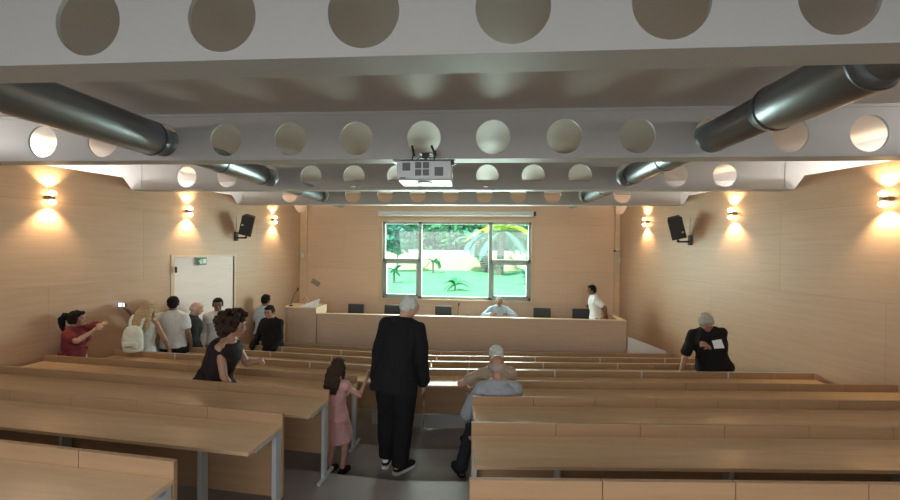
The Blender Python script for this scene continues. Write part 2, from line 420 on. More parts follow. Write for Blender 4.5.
for x in (-.12, .10): m.tube([(x, .02, .1), (x, .12, .2), (x-.01, .26, .26)], .006, 8); m.cap((x-.01, .22, .2), (x-.03 if x < 0 else x-.05, .22, .29), .012, .012, 8)
m.tube([(0, .15, .1), (0, .15, .20)], .02, 10); m.box(-.035, .035, .1, .18, .14, .19)
m.tube([(-.1, .2, .15), (-.04, .12, .16), (.0, .15, .2), (.05, .2, .19)], .006, 8); m.box(-.06, .06, .12, .32, .19, .20)
m.build('mounting_bracket', M['black'], t)
m = MB(); m.box(-.31, -.27, .02, .12, .085, .1); m.build('bracket_arm', M['steel'], t)

# projection screen case over the window
t = thing('projection_screen', 'rolled white projection screen case fixed above the window', 'projection screen', (-.56, YB-.10, E3+.90))
m = MB(); m.box(-2.06, 2.06, -.06, .06, -.055, .06); m.build('case', M['projwhite'], t, bevel=.015)
for x in (-2.09, 2.09): m = MB(); m.box(x-.03, x+.03, -.06, .06, -.05, .06); m.build('end_cap', M['dark'] if x > 0 else M['steel'], t, bevel=.01)
m = MB(); m.box(-2.0, 2.0, -.02, .0, -.075, -.045); m.build('bottom_bar', M['alu_glare'], t)

# ------------------------------------------------------------------ sconces
def sconce(y, left, label):
    x = WL(y) if left else WR(y); s = 1 if left else -1; z = E3+.64
    t = thing('wall_sconce', label, 'wall lamp', (x, y, z))
    m = MB(); m.box(0 if left else -.07, .07 if left else 0, -.04, .04, -.028, .028); m.build('bracket', M['brushed'], t, bevel=.006)
    cx = s*.085
    m = MB(); m.tube([(cx, 0, -.026), (cx, 0, .026)], .03, 20, flat=(1, 0, 0)); m.build('lamp_body', M['brushed'], t, True)
    for q in (1, -1):
        m = MB(); m.ell((cx, 0, q*.062), (.042, .042, .034)); m.build('lens', M['lampglow'], t, True)
        l = bpy.data.lights.new('sconce_light', 'SPOT'); l.energy = 26 if q < 0 else 18; l.color = (1, .74, .42); l.spot_size = R(100); l.spot_blend = .9; l.shadow_soft_size = .03
        o = bpy.data.objects.new('sconce_light', l); COL.objects.link(o); o.parent = t; o.location = (cx, 0, q*.112)
        o.rotation_euler = (Vector((s*.22, 0, -q))).to_track_quat('Z', 'Y').to_euler()
    return t
SY = [6.7494*.72, 9.5109*.72, 12.5352*.72]
for y, a in zip(SY, ('nearest the camera', 'between the first and the speaker', 'nearest the back corner')): sconce(y, True, 'up and down wall lamp on the left wall, ' + a)
for y, a in zip(SY, ('at the right picture edge', 'middle one of the row', 'nearest the back corner')): sconce(y, False, 'up and down wall lamp on the right wall, ' + a)

# ------------------------------------------------------------------ loudspeakers on wall brackets
def speaker(left):
    s = 1 if left else -1; y = 7.97 if left else 7.8
    x = (WL if left else WR)(y); z = E3+.19
    t = thing('wall_speaker', 'black tilted loudspeaker on the %s wall, between two lamps' % ('left' if left else 'right'), 'loudspeaker', (x, y, z))
    m = MB(); m.box(*(sorted((0, s*.03))), -.05, .05, -.1, .1); m.build('wall_plate', M['black'], t, bevel=.004)
    m = MB(); m.cap((s*.02, 0, -.03), (s*.25, -.02, -.03), .018, .018); m.ell((s*.25, -.02, -.02), .03); m.tube([(s*.25, -.02, -.03), (s*.25, -.02, .06)], .014, 8); m.build('bracket_arm', M['black'], t)
    mt = Matrix.Translation((s*.30, -.04, .25)) @ Matrix.Rotation(s*R(15), 4, 'Y') @ Matrix.Rotation(s*R(24), 4, 'Z') @ Matrix.Rotation(R(12), 4, 'X')
    m = MB(); m.prism([mt @ Vector(p) for p in ((-.13, -.11, -.22), (.13, -.11, -.22), (.10, .12, -.22), (-.10, .12, -.22))], mt.to_3x3() @ Vector((0, 0, .44)))
    m.build('cabinet', M['black'], t, bevel=.012)
    m = MB(); m.box(-.118, .118, -.122, -.112, -.205, .205, mt); m.build('grille', M['dark'], t, bevel=.004)
    m = MB(); m.box(-.10 if left else .06, -.06 if left else .10, -.126, -.122, .0 if left else -.1, .03 if left else -.07, mt); m.build('badge', M['alu_glare'], t)
    m = MB(); m.tube([(s*.012, .02, .1), (s*.012, .02, .46)], .007, 8); m.build('cable', M['trimwood'], t)
speaker(True); speaker(False)

# ------------------------------------------------------------------ desk rows
XI_L, XI_R = -1.42, -.02
ORD = ['nearest the camera', 'second from the camera', 'third from the camera', 'fourth from the camera', 'fifth from the camera',
       'sixth from the camera', 'seventh from the camera', 'farthest of all, before the podium']
def desk_row(i, left):
    if i >= 4: x0 = AX
    else: x0 = (XI_L if i else -1.50) if left else XI_R
    s = -1 if left else 1
    sl = .085 if left else .07
    # outer end
    x1 = x0
    wl = (lambda q: abs((WL if left else WR)(line_y(i, q))))
    lim = {5: 4.15, 6: 4.15, 7: 4.17}.get(i) if not left else {5: 5.3, 6: 5.1, 7: 4.9}.get(i)
    while abs(x1) < 9:
        if (abs(x1) > wl(x1)-.05) or (lim and abs(x1) > lim): break
        x1 += s*.02
    L = abs(x1-x0)/math.cos(math.atan(sl)); zf = floor_z(i)
    side = 'left' if left else 'right'
    if i >= 4: lab = 'long wooden bench desk, %s half of the continuous row %s' % (side, ORD[i])
    else: lab = 'long wooden bench desk %s of the aisle, %s' % (side, ORD[i])
    if i >= 4: x0 += s*.012
    t = thing('bench_desk', lab, 'desk', (x0, line_y(i, x0), zf), (math.atan(sl) if not left else -math.atan(sl)))
    # local x runs outwards for the right block; for the left block outwards is -x
    def X(a): return a*s
    def bx(m, a, b, *r): m.box(min(X(a), X(b)), max(X(a), X(b)), *r)
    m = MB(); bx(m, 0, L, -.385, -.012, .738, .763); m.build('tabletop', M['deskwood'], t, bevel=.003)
    n = max(1, round(L/.60)); wd = L/n
    for k in range(n):
        a, b = k*wd+(.0 if k == 0 else .002), (k+1)*wd-(.0 if k == n-1 else .002)
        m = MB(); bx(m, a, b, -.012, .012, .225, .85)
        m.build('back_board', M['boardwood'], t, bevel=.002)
    if 4 <= i <= 6:
        for k in range(1, n, 2):
            m = MB(); bx(m, k*wd-.010, k*wd+.010, -.02, -.012, .765, .85); m.build('joint_post', M['steel'], t)
    if i >= 4:
        m = MB(); bx(m, 0, L, -.012, .012, .85, .855); m.build('glare_strip', M['alu_glare'], t)  # added strip, stands in for window glare on the board tops
    legs = [0.02]+[k*wd for k in range(1, n, 2)]+[L-.02]
    if i >= 4: legs = legs[1:] if not left else legs[1:]
    for a in legs:
        m = MB(); a0, a1 = a-.016, a+.016
        bx(m, a0, a1, -.085, -.016, 0.02, .735)                 # post
        bx(m, a0, a1, -.30, -.05, .712, .737)                   # bracket under the top
        bx(m, a0, a1, -.16, .12, 0.0, .03)                      # foot
        m.build('leg', M['steel'], t, bevel=.003)
    if i < 7:                                                   # tip-up seats on the front of the board
        dz = floor_z(i+1)-zf
        for k in range(n):
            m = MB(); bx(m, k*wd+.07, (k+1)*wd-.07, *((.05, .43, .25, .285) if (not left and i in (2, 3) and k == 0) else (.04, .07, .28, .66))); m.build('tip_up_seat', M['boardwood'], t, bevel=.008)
        m = MB()
        for k in range(n): bx(m, k*wd+.05, (k+1)*wd-.05, .012, .045, .30, .33)
        m.build('seat_rail', M['steel'], t)
    if i == 4:
        m = MB(); bx(m, 0, .75, -.01, .0, .02, .20); m.build('kick_panel', mat('grey kick panel', (.36, .35, .34), .5), t)
    return t
for i in range(8):
    desk_row(i, True); desk_row(i, False)

# ------------------------------------------------------------------ podium, platform, ramp
PZ = E3-2.56
struct(MB().box(-4.7, 4.2, 8.55, YB-.002, 0, PZ).build('floor_platform', M['floor']))
t = thing('podium_desk', 'long wooden podium desk across the front of the hall below the window', 'desk', (-.2, 8.45, 0))
m = MB(); m.box(-3.50, 3.52, 0, .035, 0, E3-1.605); m.box(3.49, 3.52, 0.035, .72, 0, E3-1.605); m.build('front_panel', M['podwood'], t)
m = MB(); m.box(-3.50, 3.53, -.012, .10, E3-1.605, E3-1.58); m.box(3.42, 3.53, .10, .74, E3-1.605, E3-1.58); m.build('top_ledge', M['trimwood'], t, bevel=.003)
m = MB(); m.box(-3.50, 3.49, .036, .66, E3-1.80, E3-1.775); m.build('desk_top', M['trimwood'], t, bevel=.003)
m = MB(); 
for x in (-3.45, -1.2, 1.2, 3.3): m.box(x-.015, x+.015, .04, .6, PZ, E3-1.80)
m.build('support_panel', M['podwood'], t)
t = thing('lectern_desk', 'raised wooden desk section with a rounded left end, left of the podium', 'desk', (-4.12, 8.42, 0))
arc = [(-.42, .62), (-.45, .4), (-.44, .2), (-.38, .08), (-.28, .02), (-.12, 0), (.41, 0), (.41, .62)]
m = MB(); m.prism([(x, y, 0) for x, y in arc], (0, 0, E3-1.475)); m.build('body', M['podwood'], t)
m = MB(); m.prism([(x*1.015, y-.01, E3-1.475) for x, y in arc], (0, 0, .025)); m.build('desk_top', M['trimwood'], t)
# ramp at the right of the podium
t = thing('ramp_guard', 'white triangular ramp panel on a wooden base between podium and right wall', 'ramp', (3.35, 8.40, 0))
m = MB(); m.prism([(0, 0, E3-2.31), (1.0, 0, E3-2.29), (0, 0, E3-1.93)], (0, .05, 0)); m.build('side_panel', M['paper'], t)
m = MB(); m.tube([(0, .02, E3-1.945), (.94, .02, E3-2.305)], .008, 8); m.build('handrail', M['dark'], t)
m = MB(); m.box(0, .93, 0, .14, 0, E3-2.312); m.build('base', M['podwood'], t)
m = MB(); m.box(.93, .96, 0, .05, 0, E3-2.22); m.build('end_post', M['steel'], t)

# black chair backs behind the podium
def chair(x, y, rz, label):
    t = thing('office_chair', label, 'chair', (x, y, PZ), rz)
    m = MB(); m.box(-.22, .22, -.22, .22, .44, .50); m.build('seat', M['dark'], t, bevel=.02)
    m = MB(); m.prism([(-.215, -.22, .66), (.215, -.22, .66), (.215, -.24, 1.035), (-.215, -.24, 1.035)], (0, .05, 0)); m.build('backrest', M['dark'], t, bevel=.02)
    m = MB(); m.box(-.03, .03, -.24, -.215, .46, .8); m.build('back_support', M['black'], t)
    m = MB(); m.tube([(0, 0, .06), (0, 0, .44)], .03, 10); m.build('column', M['black'], t)
    m = MB()
    for k in range(5):
        a = 2*math.pi*k/5; m.cap((0, 0, .09), (.26*math.cos(a), .26*math.sin(a), .06), .022, .015, 8); m.ell((.27*math.cos(a), .27*math.sin(a), .03), .03, seg=8, rings=6)
    m.build('wheel_base', M['black'], t)
CH = [(-3.15, 'leftmost black chair behind the podium desk'), (-2.18, 'black chair behind the podium, partly behind the suited man'),
      (-.83, 'black chair behind the podium, below the middle of the window'), (1.68, 'black chair behind the podium just right of the window'),
      (2.66, 'black chair behind the podium next to the standing man in white')]
for x, l in CH: chair(x, 9.40, math.pi+random.uniform(-.06, .06), l)
chair(.50, 9.30, math.pi, 'black chair occupied by the man seated at the podium')

def mic(x, y, z, h, lean, label):
    t = thing('gooseneck_microphone', label, 'microphone', (x, y, z))
    m = MB(); m.tube([(0, 0, 0), (0, 0, .02)], .045, 16); m.build('base', M['black'], t)
    m = MB(); m.tube([(0, 0, .02), (lean*.2, 0, h*.4), (lean*.55, 0, h*.75), (lean, 0, h)], .006, 8); m.build('stem', M['dark'], t)
    m = MB(); m.cap((lean, 0, h), (lean*1.1, 0, h+.045), .016, .018); m.build('capsule', M['black'], t)
mic(-4.42, 8.62, E3-1.45, .38, .16, 'tall gooseneck microphone on the raised lectern desk')
mic(2.55, 8.7, E3-1.775, .44, .0, 'thin microphone on the podium by the standing man in white')
mic(-.42, 8.8, E3-1.775, .40, .02, 'thin microphone on the podium in front of the window')

# open white papers on the podium's left end
t = thing('paper_stand', 'open white papers propped on the lectern desk edge', 'papers', (-3.86, 8.46, E3-1.45))
m = MB(); m.prism([(-.28, 0, .0), (.10, .0, -.0), (.12, .2, .14), (-.02, .2, .12)], (0, -.01, .008)); m.build('left_page', M['paper'], t)
m = MB(); m.prism([(.02, .0, .0), (.15, .02, .0), (.14, .2, .17), (.0, .2, .13)], (.01, -.01, .01)); m.build('right_page', M['paper'], t)
t = thing('flower_vase', 'small vase with pinkish flowers on the lectern desk', 'vase', (-4.12, 8.75, E3-1.45))
m = MB(); m.tube([(0, 0, 0), (0, 0, .03), (0, 0, .08)], [.03, .04, .03], 12); m.build('pot', M['trimwood'], t, True)
m = MB()
for k in range(7): m.ell((.05*math.cos(k*.9), .05*math.sin(k*.9), .11+.02*(k % 3)), .028, seg=8, rings=6)
m.build('flowers', mat('pinkish petals', (.5, .25, .18), .7), t, True)

# small wall fittings
def fitting(name, label, cat, x, z, s, mt, y=YB-.06):
    m = MB(); m.ell((0, 0, 0), s); o = m.build(name, mt, None, True); o.location = (x, y, z); return tag(o, label, cat)
t = thing('security_camera', 'small white security camera at the right end of the back wall', 'camera', (3.72, YB-.06, E3-.02))
m = MB(); m.cap((0, 0, 0), (-.1, -.08, -.02), .045, .04); m.build('housing', M['projwhite'], t, True)
m = MB(); m.ell((-.14, -.11, -.03), .03); m.build('lens', M['black'], t, True)
m = MB(); m.tube([(0, 0, 0), (0, .05, .03)], .02, 8); m.build('mount', M['projwhite'], t)
def smallbox(name, label, cat, x, z, w_, h_, mt):
    m = MB(); m.box(-w_/2, w_/2, -.02, .02, -h_/2, h_/2); o = m.build(name, mt, None, False, .006); o.location = (x, YB-.07, z); return tag(o, label, cat)
smallbox('motion_sensor', 'small white sensor box below the security camera', 'sensor', 3.74, E3-.30, .06, .12, M['projwhite'])
smallbox('motion_sensor', 'small white sensor box on the left corner trim', 'sensor', WL(YB)+.08, E3-.27, .07, .13, M['projwhite'])
smallbox('wall_switch', 'small dark switch on the back wall beside the left corner', 'switch', -4.78, E3-.56, .05, .09, M['dark']).location.y = YB-.021
o = smallbox('wall_plate', 'grey slanted plate on the back wall above the white papers', 'plate', -4.45, E3-1.02, .24, .13, mat('grey plate', (.30, .26, .22), .5)); o.location.y = YB-.021; o.rotation_euler.y = R(28)
smallbox('wall_socket', 'small white round plate on the back wall, behind the papers', 'plate', -4.36, E3-1.47, .11, .08, M['projwhite']).location.y = YB-.021
# ------------------------------------------------------------------ people
def ik(a, c, l1, l2, pole):
    a = Vector(a); c = Vector(c); d = c-a; L = d.length
    if L > (l1+l2)*.995: c = a+d.normalized()*(l1+l2)*.995; d = c-a; L = d.length
    t = d.normalized(); x = (l1*l1-l2*l2+L*L)/(2*L); h = math.sqrt(max(0, l1*l1-x*x))
    p = Vector(pole); p = (p-t*p.dot(t)).normalized()
    return a+t*x+p*h, c

def person(label, loc, rz, H=1.75, skin='skin_pale', lean=0, side=0, hip=None, head=(0, 0), feet=None, hands=(None, None),
           elbow=(None, None), curl=(.5, .5), fem=False, girth=1.0, hair='short', hairc='hair_black', top=None, sleeve='short',
           bottom=None, bottomc='trouser_dark', topc='shirt_white', shoes='shoe_black', shoeside=False, child=False, beard=False, vox=.009, seed=1, hem=.0, knee=None, twist=0, untucked=.06, strap=False, backback=False, facefeat=True):
    """local frame: faces +Y, right hand at +X, origin on the floor. Lengths in metres"""
    t = thing('person', label, 'person', loc, rz)
    k = H/1.73; V = Vector
    hip = V(hip) if hip is not None else V((0, 0, .925*k))
    Rt = Matrix.Rotation(twist, 3, 'Z') @ Matrix.Rotation(side, 3, 'Y') @ Matrix.Rotation(-lean, 3, 'X')
    sw = (.142 if fem else .168)*k*(1 if not child else .9); hw = .095*k
    up = lambda z, y=0, x=0: hip+Rt @ V((x*k, y*k, z*k))
    waist = up(.14, .0); chest = up(.34, .01); neckb = up(.515, -.012)
    Rn = Rt @ Matrix.Identity(3)
    # the head leans on the neck towards what it looks at
    Rh = Rt @ Matrix.Rotation(head[0], 3, 'Z') @ Matrix.Rotation(-head[1], 3, 'X')
    hs = k*(1.14 if child else 1.0)
    necktop = neckb+(Rt @ Matrix.Rotation(-head[1]*.5, 3, 'X')) @ V((0, .020, .050))*k
    hc = necktop+Rh @ V((0, .022, .085))*hs
    shR = up(.437, -.005, 0)+Rt @ V((sw, 0, 0)); shL = up(.437, -.005, 0)-Rt @ V((sw, 0, 0))
    la, lf = .295*k, .255*k
    b = MB(); X1 = Rt @ V((1, 0, 0)); g = girth
    tor = [(up(-.07), (.15, .105)), (up(.0), (.168, .12)), (up(.08), (.155, .115)), (waist, (.138, .105)), (up(.24), (.15, .108)), (chest, (.165, .118)), (up(.42), (.155, .102)), (up(.47), (.12, .08)), (up(.505), (.078, .064)), (up(.54), (.056, .056))]
    if fem: tor = [(p, (a*(1.02 if j < 3 else .86), c*(1.0 if j < 3 else .92))) for j, (p, (a, c)) in enumerate(tor)]
    gg = lambda j: g if 0 < j < 7 else 1
    b.tube([p for p, _ in tor], [(a*k*gg(j), c*k*gg(j)*(1.12 if g > 1.05 else 1)) for j, (_, (a, c)) in enumerate(tor)], 20, flat=X1)
    if fem and not child:
        for s in (-1, 1): b.ell(up(.33, .085)+X1*s*.075*k, .072*k)
    b.cap(neckb-Rt @ V((0, 0, .03)), necktop+Rh @ V((0, .0, .02)), .058*k*(.85 if fem else 1), .052*k*(.85 if fem else 1), 14)
    # head: cranium, jaw, cheeks, nose, ears, brow, chin
    def hp(x, y, z): return hc+Rh @ (V((x, y, z))*hs)
    def he(x, y, z, r, m_=None): b.ell(hp(x, y, z), tuple(q*hs for q in (r if isinstance(r, tuple) else (r, r, r))), Rh if m_ is None else Rh @ m_)
    he(0, -.012, .028, (.076, .094, .084)); he(0, .022, -.03, (.061, .068, .078)); he(0, .05, -.082, (.034, .032, .026))
    for s in (-1, 1):
        he(s*.034, .055, -.018, (.028, .03, .028)); he(s*.079, -.006, -.012, (.009, .019, .032), Matrix.Rotation(s*.25, 3, 'Z'))
        he(s*.03, .076, .022, (.026, .012, .009)); he(s*.013, .094, -.034, (.010, .010, .008))
    b.cap(hp(0, .082, .012), hp(0, .106, -.026), .009*hs, .0135*hs, 10)
    he(0, .078, -.058, (.022, .014, .007)); he(0, .077, -.067, (.018, .013, .006)); he(0, .062, .045, (.055, .03, .035))
    # arms
    wr = []
    for s, sh, hd, el, cu in ((-1, shL, hands[0], elbow[0], curl[0]), (1, shR, hands[1], elbow[1], curl[1])):
        if hd is None: hd = sh+V((s*.05*k, .05*k, -(la+lf)*.97))+Rt @ V((0, 0, 0))
        if el is None: el = (s*.35, -1, -.1)
        e, wv = ik(sh, hd, la, lf, el)
        fr = .9 if fem else 1
        b.cap(sh, e, .050*k*fr*min(g, 1.15), .040*k*fr, 14); b.cap(e, wv, .041*k*fr, .028*k*fr, 14); b.ell(e, .043*k*fr)
        b.ell(e+(wv-e)*.28, (.044*k*fr,)*3)
        d = (wv-e).normalized(); inward = V((-s, .15, 0)); n_ = (inward-d*inward.dot(d)).normalized(); wd = d.cross(n_).normalized()
        fwd = V((0, 1, 0)); 
        if wd.dot(fwd) < 0: wd = -wd       # thumb side
        pm = Matrix((n_, wd, d)).transposed()
        b.ell(wv+d*.048*k, (.017*k, .042*k, .056*k), pm)
        for q, (off, ln) in enumerate(((.031, .074), (.010, .082), (-.011, .077), (-.031, .060))):
            base = wv+d*.085*k+wd*off*k; ln *= k
            a1 = cu*.5; a2 = cu*1.3
            d1 = (d*math.cos(a1)+n_*math.sin(a1)+wd*off*2.2).normalized(); d2 = (d*math.cos(a2)+n_*math.sin(a2)+wd*off*1.5).normalized()
            d3 = (d*math.cos(a2*1.6)+n_*math.sin(a2*1.6)).normalized()
            p1 = base+d1*ln*.45; p2 = p1+d2*ln*.32; p3 = p2+d3*ln*.22
            b.tube([base-d*.02*k, base, p1, p2, p3], [.0095*k, .0095*k, .0088*k, .008*k, .0062*k], 8)
        tb = wv+d*.028*k+wd*.028*k; td = (d*.72+wd*.62+n_*.3).normalized(); tp = tb+td*.042*k; tq = tp+(d*.9+wd*.2+n_*.35).normalized()*.03*k
        b.tube([tb-td*.02*k, tb, tp, tq], [.014*k, .0135*k, .011*k, .008*k], 8)
        wr.append((sh, e, wv, d, s))
    for s, sh in ((-1, shL), (1, shR)): b.cap(up(.49, -.012, s*.05), sh, .040*k, .046*k)
    # legs
    if feet is None: feet = ((-.10, .0, 0), (.10, .0, 0))
    lt, ls = .43*k, .415*k
    legs = []
    for s, ft in ((-1, feet[0]), (1, feet[1])):
        hj = up(-.02, 0, s*.092) ; an = V(ft[:3])+V((0, 0, .085*k)); fy = ft[3] if len(ft) > 3 else -s*.0
        kn_, an = ik(hj, an, lt, ls, knee[0 if s < 0 else 1] if knee else (s*.12, 1, 0))
        b.cap(hj, kn_, .083*k*min(g, 1.15), .054*k, 14); b.cap(kn_, an, .052*k, .034*k, 14); b.ell(kn_+(an-kn_)*.3+V((0, -.012*k, 0)), .054*k)
        fd = Matrix.Rotation(fy, 3, 'Z') @ V((0, 1, 0)); a0 = V((an.x, an.y, V(ft[:3]).z+.03*k))
        b.cap(a0-fd*.045*k, a0+fd*.13*k, .032*k, .026*k, 10)
        legs.append((hj, kn_, an, fd, s, V(ft[:3]).z))
    b.skin('body', M[skin], t, vox, smooth_it=2)
    # eyes, brows, mouth
    if facefeat:
        for s in (-1, 1):
            m = MB(); m.ell(hp(s*.031, .083, .004), tuple(q*hs for q in (.0125, .007, .0065)), Rh, 10, 6); m.build('eye', M['eye'], t, True)
        m = MB(); m.ell(hp(0, .088, -.062), tuple(q*hs for q in (.022, .010, .006)), Rh, 12, 6); m.build('mouth', M['lip'], t, True)
        for s in (-1, 1):
            m = MB(); m.ell(hp(s*.033, .088, .026), tuple(q*hs for q in (.021, .006, .0045)), Rh @ Matrix.Rotation(s*.1, 3, 'Y'), 10, 6)
            m.build('eyebrow', M[hairc if hairc != 'hair_white' else 'hair_grey'], t, True)
    # hair
    m = MB(); amp, sc_ = .006, 35
    def hh(x, y, z, r, mm=None): m.ell(hp(x, y, z), tuple(q*hs for q in r), Rh if mm is None else Rh @ mm)
    if hair == 'short':
        hh(0, -.026, .044, (.084, .092, .084)); hh(0, -.052, .0, (.078, .068, .085)); hh(0, .034, .086, (.062, .046, .032))
        for s in (-1, 1): hh(s*.073, .0, .02, (.014, .03, .035))
    elif hair == 'full':
        hh(0, -.024, .052, (.092, .098, .088)); hh(0, -.052, .0, (.085, .075, .095)); hh(0, .038, .09, (.075, .052, .038))
        for s in (-1, 1): hh(s*.078, .004, .015, (.018, .035, .05))
        amp = .012
    elif hair == 'bald':
        hh(0, -.062, -.005, (.074, .050, .055))
        for s in (-1, 1): hh(s*.073, -.022, .0, (.014, .042, .038))
        amp = .003
    elif hair == 'thin':
        hh(0, -.030, .036, (.0815, .090, .083)); hh(0, -.055, -.005, (.077, .062, .07)); amp = .004
        for s in (-1, 1): hh(s*.073, -.01, .01, (.013, .036, .036))
    elif hair == 'curly':
        rnd = random.Random(4)
        hh(0, -.05, .035, (.118, .125, .10)); hh(0, -.095, -.04, (.115, .085, .11))
        for q in range(90):
            a = rnd.uniform(0, 2*math.pi); z = rnd.uniform(-.75, 1); r_ = math.sqrt(max(0, 1-z*z))
            p = V((r_*math.cos(a)*.140, -.05+r_*math.sin(a)*.145, .04+z*.135))
            if p.y > .030 and p.z < .070: continue
            rr = rnd.uniform(.022, .036); hh(p.x, p.y, p.z, (rr, rr, rr))
        amp = .010; sc_ = 50
    elif hair in ('long', 'pony'):
        hh(0, -.024, .046, (.088, .096, .088)); hh(0, -.05, .0, (.084, .076, .09)); hh(0, .036, .086, (.066, .046, .034))
        for s in (-1, 1): hh(s*.076, -.004, .0, (.018, .042, .07))
        if hair == 'long':
            for q in range(9):
                x = (q-4)*.021; a = V(hp(x*1.0, -.085+abs(x)*.35, .02)); 
                bk = up(.36+.03*math.sin(q*2.3), -.135, x*1.05); md = up(.47, -.115, x*1.15)
                m.tube([a, a.lerp(md, .5)+Rt @ V((0, -.03*k, 0)), md, bk.lerp(md, .45), bk, bk-Rt @ V((0, 0, .04*k))], [.026*k, .032*k, .032*k, .030*k, .022*k, .006*k], 8)
            for s in (-1, 1):
                a = hp(s*.075, .0, -.03); m.tube([a, up(.46, .02, s*.10), up(.40, .05, s*.11), up(.36, .06, s*.105)], [.026*k, .028*k, .022*k, .006*k], 8)
        else:
            a = hp(0, -.12, .055); m.tube([a+Rh @ V((0, .03, 0)), a+Rh @ V((0, -.035, -.0))*k, a+Rh @ V((0, -.07, -.07))*k, a+V((0, -.02, -.17))*k+Rh @ V((0, -.05, 0)), a+V((0, .0, -.27))*k+Rh @ V((0, -.035, 0))], [.03*k, .042*k, .045*k, .038*k, .010*k], 10)
        amp = .012; sc_ = 38
    if hair: m.skin('hair', M[hairc], t, .006, amp, sc_, 1, seed)
    if beard:
        m = MB(); m.ell(hp(0, .045, -.075), (.055*hs, .052*hs, .042*hs), Rh); m.skin('beard', M[hairc], t, .006, .004, 50, 1, seed)
    # clothing
    def sleeves(m, upto, r0, r1):
        for sh, e, wv, d, s in wr:
            if upto <= 1: q = sh.lerp(e, upto); m.cap(sh, q, r0, r1+.004, 14)
            else:
                m.cap(sh, e, r0, r1+.006, 14); q = e.lerp(wv, min(.97, upto-1)); m.cap(e, q, r1+.004, r1-.008*k, 14)
    ex = dict(tee=.020, shirt=.018, polo=.016, jacket=.034, tank=.014, sweater=.024).get(top, .015)
    if top:
        m = MB()
        hemz = {'jacket': -.19, 'tank': -.10, 'tee': -.09, 'polo': -.04}.get(top, -untucked)+hem
        pr = [(up(hemz, -.005), (.182, .138))]
        if top == 'jacket': pr = [(up(-.19, -.01), (.212, .150)), (up(-.09, -.005), (.20, .140))]
        if hemz < -.03 and top != 'jacket': pr.append((up(-.02), (.180, .134)))
        body = pr+[(up(.02 if top != 'jacket' else .0), (.168, .12)), (up(.09), (.158, .116)), (waist, (.148 if top != 'tank' else .14, .11)), (up(.24), (.158, .112)), (chest, (.168, .120)), (up(.42), (.158, .104)), (up(.465), (.128, .086)), (up(.505), (.085, .068)), (up(.535), (.060, .058))]
        if fem: body = [(p, (a*(1.02 if j < 3 else .88), c*.95)) for j, (p, (a, c)) in enumerate(body)]
        if top == 'tank': body = body[:-4]+[(up(.40, -.005), (.156, .108)), (up(.44, -.012), (.136, .096)), (up(.475, -.015), (.096, .078))]
        m.tube([p for p, _ in body], [((a*k*(g if j < len(body)-2 or top == 'tank' else 1)+ex), (c*k*(g if j < len(body)-2 or top == 'tank' else 1)*(1.12 if g > 1.05 else 1)+ex)) for j, (_, (a, c)) in enumerate(body)], 24, flat=X1)
        if fem and not child:
            for s in (-1, 1): m.ell(up(.33, .085)+X1*s*.075*k, .072*k+ex*.8)
        if top == 'tank':
            for s in (-1, 1): m.tube([up(.38, .095, s*.075), up(.46, .05, s*.085), up(.485, -.01, s*.085), up(.45, -.07, s*.08), up(.36, -.105, s*.07)], .019*k, 8)
        else:
            up_ = dict(none=.12, short=.62, elbow=.95, long=2.0, rolled=1.35)[sleeve]
            sleeves(m, up_, .052*k*min(g, 1.1)+ex*.8, (.044 if up_ > 1 else .054)*k+ex*.85)
            for s, sh in ((-1, shL), (1, shR)): m.cap(up(.485, -.012, s*.06), sh+Rt @ V((0, 0, .004*k)), .042*k+ex*.5, .048*k+ex*.6)
        m.skin({'tank': 'tank_top', 'jacket': 'jacket', 'tee': 't_shirt', 'polo': 'polo_shirt', 'sweater': 'sweater'}.get(top, 'shirt'), M[topc], t, .010, .016 if top != 'tank' else .006, 11, 2, seed, (1, 1, .45), .004)
        if top in ('shirt', 'jacket', 'polo'):
            m = MB(); c0 = up(.50, -.012); R_ = .066*k+ex*.4
            m.tube([c0+Rt @ V((R_*math.sin(a)*1.0, R_*math.cos(a)*-.95, -.012*k+.012*k*math.cos(a))) for a in [x*.5-2.75 for x in range(12)]], [(.011, .022)]*12, 8)
            m.build('collar', M[topc], t, True)
    # legs clothing
    if bottom in ('trousers', 'shorts'):
        m = MB(); e2 = .052 if top == 'jacket' else .018 if bottom == 'trousers' else .026
        m.tube([up(-.09), up(-.03), up(.01), up(.045)], [(a*k*min(g, 1.2)+e2*.8, c*k*g+e2*.8) for a, c in ((.145, .10), (.162, .118), (.158, .114), (.140, .10))], 22, flat=X1)
        for hj, kn_, an, fd, s, fz in legs:
            if bottom == 'trousers':
                an2 = an+V((0, -.005, -.035*k)); m.tube([hj+V((0, 0, .04*k)), hj, hj.lerp(kn_, .5), kn_, kn_.lerp(an2, .5), an2], [.085*k, (.088*k+e2), .074*k+e2, .062*k+e2*.9, .060*k+e2*.7, .058*k+e2*.5], 16)
            else: m.tube([hj+V((0, 0, .04*k)), hj, hj.lerp(kn_, .5), hj.lerp(kn_, .85)], [.085*k, .088*k+e2, .078*k+e2, .076*k+e2], 16)
        m.skin(bottom, M[bottomc], t, .010, .014, 10, 2, seed+5, (1, 1, .5), .003)
    if bottom in ('skirt', 'dress'):
        m = MB(); z1 = -.30 if bottom == 'skirt' else -.42
        cz = hip+V((0, 0, z1*k)); md = (legs[0][1]+legs[1][1])*.5
        cz = V((md.x*.8+hip.x*.2, md.y*.8+hip.y*.2, cz.z))
        m.tube([cz, cz.lerp(hip, .5), up(-.03), up(.06), up(.13)], [(a_*k*g, c_*k*g) for a_, c_ in ((.225, .20), (.205, .17), (.188, .146), (.178, .135), (.160, .125))], 30, flat=X1)
        m.skin(bottom, M[bottomc], t, .010, .022, 12, 2, seed+3, (1.6, 1.6, .25), .003)
